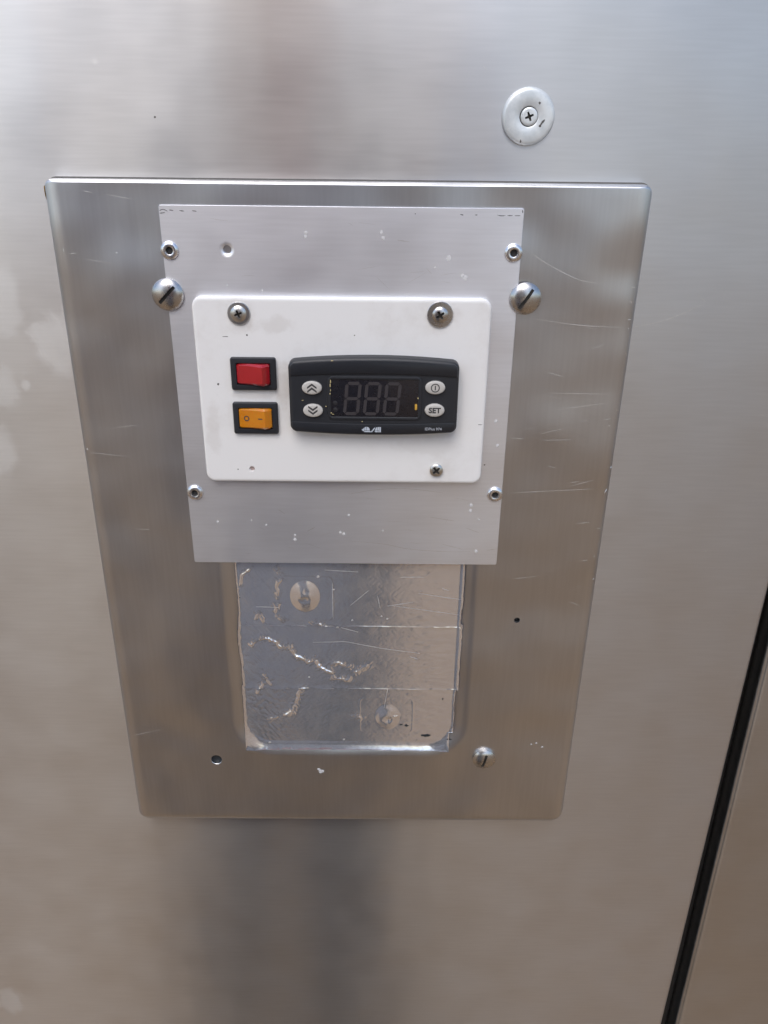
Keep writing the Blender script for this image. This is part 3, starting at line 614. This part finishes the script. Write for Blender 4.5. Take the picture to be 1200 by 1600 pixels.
# ------------------------------------------------------------------ foil tape strips in the recess
rng = np.random.default_rng(7)
LAT = rng.random((64, 64))
def vnoise(x, z, s):
    u = x*s+100; v = z*s+300; i = np.floor(u).astype(int); j = np.floor(v).astype(int); a = u-i; b = v-j
    a = a*a*(3-2*a); b = b*b*(3-2*b); q = lambda p, r: LAT[p % 64, r % 64]
    return (q(i, j)*(1-a)+q(i+1, j)*a)*(1-b)+(q(i, j+1)*(1-a)+q(i+1, j+1)*a)*b-.5
def pl_dist(x, z, pl):
    d = np.full(x.shape, 1e9)
    for (ax, az), (bx, bz) in zip(pl, pl[1:]):
        dx, dz = bx-ax, bz-az; t = np.clip(((x-ax)*dx+(z-az)*dz)/(dx*dx+dz*dz+1e-9), 0, 1)
        d = np.minimum(d, np.hypot(x-ax-t*dx, z-az-t*dz))
    return d
def rect_line(x0, x1, z0, z1, r=3):
    return [p for p in rrect(x0, x1, z0, z1, r, 4)] + [rrect(x0, x1, z0, z1, r, 4)[0]]
def foil_h(x, z):
    h = .35*vnoise(x, z, .03) + .05*vnoise(x, z, .13)
    jx = x + 1.0*vnoise(x, z, .5); jz = z + 1.0*vnoise(x+40, z, .5)
    for k, pl in enumerate(WR):
        d = pl_dist(jx, jz, pl); a = .9 if k == 0 else .65
        h = h + a*.55*np.exp(-(d/.45)**2)*np.clip(.55+1.5*vnoise(x*.8+z*.6, z*.8-x*.6, .33), 0, 1.2) + (.62 if k < 6 else .4)*np.exp(-(d/1.9)**2)*np.abs(vnoise(x*.8+z*.6, z*.8-x*.6, .62))
    # crinkled zones: right-hand ripples, left-hand crumples
    rz = np.clip((x-6)/16, 0, 1)*np.clip((44-x)/9, 0, 1); h = h + .10*rz*vnoise(x*.45, z*1.7, .5)+.03*rz*vnoise(x*.6+50, z*2, 1.0)
    lz = np.clip((-40-x)/14, 0, 1)*np.clip((-186-z)/6, 0, 1); h = h + .14*lz*np.abs(vnoise(x*1.1+z*.8, z*.6-x*.5, .38)) + .035*np.abs(vnoise(x*.7-z*.7, z*.7+x*.7, .5))
    # bumps over two hidden screw heads and the square plates under them
    for bx, bz, R_, A_ in ((-38.2, -203.0, 7.6, 1.6), (4.5, -279.5, 6.8, 1.1)):
        d = np.hypot(x-bx, (z-bz)*.80); h = h + A_*np.clip(1-(d/R_)**2, 0, 1)**1.25*(1+.35*vnoise(x, z, .4)) - .75*np.exp(-(np.hypot(x-bx-.4, z-bz+1.6)/1.7)**2)
    for rc, a in (((-52, -24.1, -217, -192), .04), ((-10.6, 18.5, -290.6, -267), .035)):
        h = h + a*np.exp(-(pl_dist(jx*.3+x*.7, jz*.3+z*.7, rect_line(*rc))/.45)**2)
        
    # the lip of the recess
    e = np.minimum(np.minimum(x-(-80.5), 48.7-x), z+305.2)
    cxl, czl, rr = np.where(x < -16, -58.5, 26.7), -283.2, 22.0
    corner = (z < czl) & ((x < -58.5) | (x > 26.7)); e = np.where(corner, rr-np.hypot(x-cxl, z-czl), e)
    lip = np.interp(np.clip(e, 0, 9), [0, 1.4, 3, 4.4, 5.4, 6.4, 7.6, 8.8], [7.95, 7.8, 7.3, 6.75, 6.3, 5.9, 5.55, 5.4])
    return h*np.clip((e-1)/5, .15, 1), lip
def strip(name, x0, x1, z0, z1, off, lab, seed, tongue=None):
    nx, nz = int((x1-x0)/.3), int((z1-z0)/.3); U, V_ = np.meshgrid(np.linspace(0, 1, nx+1), np.linspace(0, 1, nz+1))
    X = x0+(x1-x0)*U; Z = z0+(z1-z0)*V_
    X = X + (1-U)**6*(.9*vnoise(Z+seed, Z*0, .12)+.35*vnoise(Z+seed, Z*0, .7)) + U**6*(.9*vnoise(Z-seed, Z*0, .12)+.4*vnoise(Z+9*seed, Z*0, .6))
    Z = Z + (1-V_)**8*(.5*vnoise(X+seed, X*0, .3)) + V_**8*(.6*vnoise(X-seed, X*0, .25))
    if tongue is not None: X = X + tongue(U, V_)
    hh, lip = foil_h(X, Z)
    Hh = lip + off + np.maximum(hh+.45, .06)
    Hh = Hh + .22*np.exp(-V_*(z1-z0)/.6)*(1+vnoise(X, X*0, .3)) + .2*np.exp(-np.minimum(U, 1-U)*(x1-x0)/.7)*(1+vnoise(Z, Z*0, .3))
    m = M(); n1 = nx+1
    m.v = list(zip(X.ravel().tolist(), Z.ravel().tolist(), Hh.ravel().tolist()))
    m.f = [(j*n1+i, j*n1+i+1, (j+1)*n1+i+1, (j+1)*n1+i) for j in range(nz) for i in range(nx)]
    cx, cz = (x0+x1)/2, z0
    o = thing(name, cx, cz, 5.4, lab, 'foil tape', 'foil tape strips')
    part('foil', m, MAT['foil'], o, smooth=70)
    return o
s1 = strip('foil_strip', -72.6, 41.9, -221.0, -176, .50, 'uppermost foil tape strip, with a large oval bump', 3)
s2 = strip('foil_strip', -73.4, 42.3, -260.6, -218.9, .25, 'middle foil tape strip with a long crumpled crease', 11)
s3 = strip('foil_strip', -74.0, 41.0, -301.4, -258.6, .02, 'lowest foil tape strip, torn at its lower right corner', 23, tongue=lambda U, V_: -1.8*U**8*(V_ < .28))
def foil_top(off):
    def f(x, z):
        a, b = foil_h(np.array([float(x)]), np.array([float(z)])); return float(b[0]+off+max(a[0]+.45, .06)+.06)
    return f
def own(z): return (s1, .5) if z > -220 else ((s2, .25) if z > -259.6 else (s3, .02))
for s_, off in ((s1, .5), (s2, .25), (s3, .02)):
    m = M()
    for pl in SCR_FOIL:
        if own(pl[0][1])[0] is s_:
            den = []
            for p, q in zip(pl, pl[1:]):
                for k in range(3): den.append((p[0]+(q[0]-p[0])*k/3, p[1]+(q[1]-p[1])*k/3))
            ribbon(m, den+[pl[-1]], .28, foil_top(off))
    for (p, r) in SPK_FOIL:
        if own(p[1])[0] is s_: blob(m, p[0], p[1], r*.7, r*.6, foil_top(off)(*p))
    if m.v: part('scratches', m, MAT['crease'], s_, kind='stuff')
    m = M()
    for (p, a, b) in HOLE_FOIL:
        if own(p[1])[0] is s_: blob(m, p[0], p[1], a, b, foil_top(off)(*p)+.02, thick=.02, rough=.5)
    if m.v: part('punctures', m, MAT['dark_hole'], s_, kind='stuff')

# ------------------------------------------------------------------ the photographer whose dim reflection lies on the steel
PX, PY = -0.150, -0.68
per = bpy.data.objects.new('person', None); COL.objects.link(per); per.location = (PX, PY, 0)
tag(per, 'person in dark clothes taking the picture, mirrored dimly in the steel', 'person')
def skin(name, joints, edges, mat, root=0, sub=2):
    me = bpy.data.meshes.new(name); bm = bmesh.new(); lay = bm.verts.layers.skin.verify()
    vs_ = []
    for i, (x, y, z, rx, ry) in enumerate(joints):
        q = bm.verts.new((x, y, z)); q[lay].radius = (rx, ry); q[lay].use_root = (i == root); vs_.append(q)
    for a, b in edges: bm.edges.new((vs_[a], vs_[b]))
    bm.to_mesh(me); bm.free(); me.materials.append(mat)
    o = bpy.data.objects.new(name, me); COL.objects.link(o); o.parent = per
    o.modifiers.new('skin', 'SKIN').use_smooth_shade = True
    sb = o.modifiers.new('sub', 'SUBSURF'); sb.levels = sub; sb.render_levels = sub
    return o
# jacket: trunk and both sleeves reaching forward to the phone; local +y is towards the wall
J = [(0, 0, 0.40, .185, .13), (0, 0, 1.08, .165, .115), (0, 0, 1.28, .185, .12), (0, -.01, 1.42, .13, .09), (0, 0, 1.50, .06, .06),
     (-.17, 0, 1.41, .065, .065), (-.26, .03, 1.20, .052, .052), (-.16, .12, 1.13, .042, .042), (.01, .17, 1.19, .034, .034),
     (.17, 0, 1.41, .065, .065), (.28, .03, 1.20, .052, .052), (.26, .12, 1.13, .042, .042), (.18, .17, 1.19, .034, .034)]
skin('jacket', J, [(0, 1), (1, 2), (2, 3), (3, 4), (3, 5), (5, 6), (6, 7), (7, 8), (3, 9), (9, 10), (10, 11), (11, 12)], MAT['jacket'])
T_ = [(0, 0, .96, .16, .115), (-.085, 0, .80, .10, .10), (-.085, .015, .48, .085, .085), (-.085, -.01, .10, .065, .065), (-.09, .12, .05, .045, .04), (.085, 0, .80, .10, .10), (.085, .015, .48, .085, .085), (.085, -.01, .10, .065, .065), (.09, .12, .05, .045, .04)]
skin('trousers', T_, [(0, 1), (1, 2), (2, 3), (3, 4), (0, 5), (5, 6), (6, 7), (7, 8)], MAT['trousers'])
skin('shirt', [(.055, .10, 1.02, .05, .03), (.055, .105, 1.2, .055, .03), (.055, .10, 1.36, .055, .03), (.04, .07, 1.45, .04, .03)], [(0, 1), (1, 2), (2, 3)], MAT['shirt'])
HB = [(0, 0, 1.46, .06, .06), (0, .01, 1.54, .058, .058), (0, .03, 1.62, .072, .085), (0, .02, 1.70, .078, .095), (0, .01, 1.77, .05, .06), (0, .115, 1.625, .014, .016)]
skin('body', HB, [(0, 1), (1, 2), (2, 3), (3, 4), (2, 5)], MAT['skin'])
skin('hair', [(0, -.01, 1.70, .082, .095), (0, -.02, 1.78, .07, .08), (0, -.06, 1.66, .06, .05)], [(0, 1), (0, 2)], MAT['hair'])
for s_, wx, wy in ((-1, .02, .18), (1, .17, .18)):
    hp = [(wx, wy-.02, 1.185, .028, .02), (wx, wy+.03, 1.205, .036, .016)]; he = [(0, 1)]
    for k in range(4):
        a = len(hp); z = 1.245-.024*k
        hp += [(wx+s_*.01, wy+.055, z, .009, .009), (wx-s_*.0, wy+.085, z+.006, .0085, .0085), (wx-s_*.03, wy+.085, z+.01, .008, .008)]; he += [(1, a), (a, a+1), (a+1, a+2)]
    a = len(hp); hp += [(wx+s_*.01, wy+.02, 1.245, .011, .011), (wx-s_*.025, wy+.03, 1.27, .009, .009)]; he += [(1, a), (a, a+1)]
    skin('hand', hp, he, MAT['skin'])
ph = bpy.data.objects.new('phone', None); COL.objects.link(ph); ph.matrix_world = cam.matrix_world @ Matrix.Translation((-.022, -.055, .008))
tag(ph, 'dark phone held up in front of the panel by the person', 'phone')
pm = M(); pm.loops([at(rrect(-37, 37, -80, 80, 9, 6, .8, 1), -4), at(rrect(-37, 37, -80, 80, 9, 6), -3), at(rrect(-37, 37, -80, 80, 9, 6), 3), at(rrect(-37, 37, -80, 80, 9, 6, .8, 1), 4)], cap0=True, cap1=True)
po = mesh_obj('phone_case', pm, MAT['phone'], (0, 0, 0)); po.data.transform(Matrix.Rotation(-math.pi/2, 4, 'X')); COL.objects.link(po); po.parent = ph
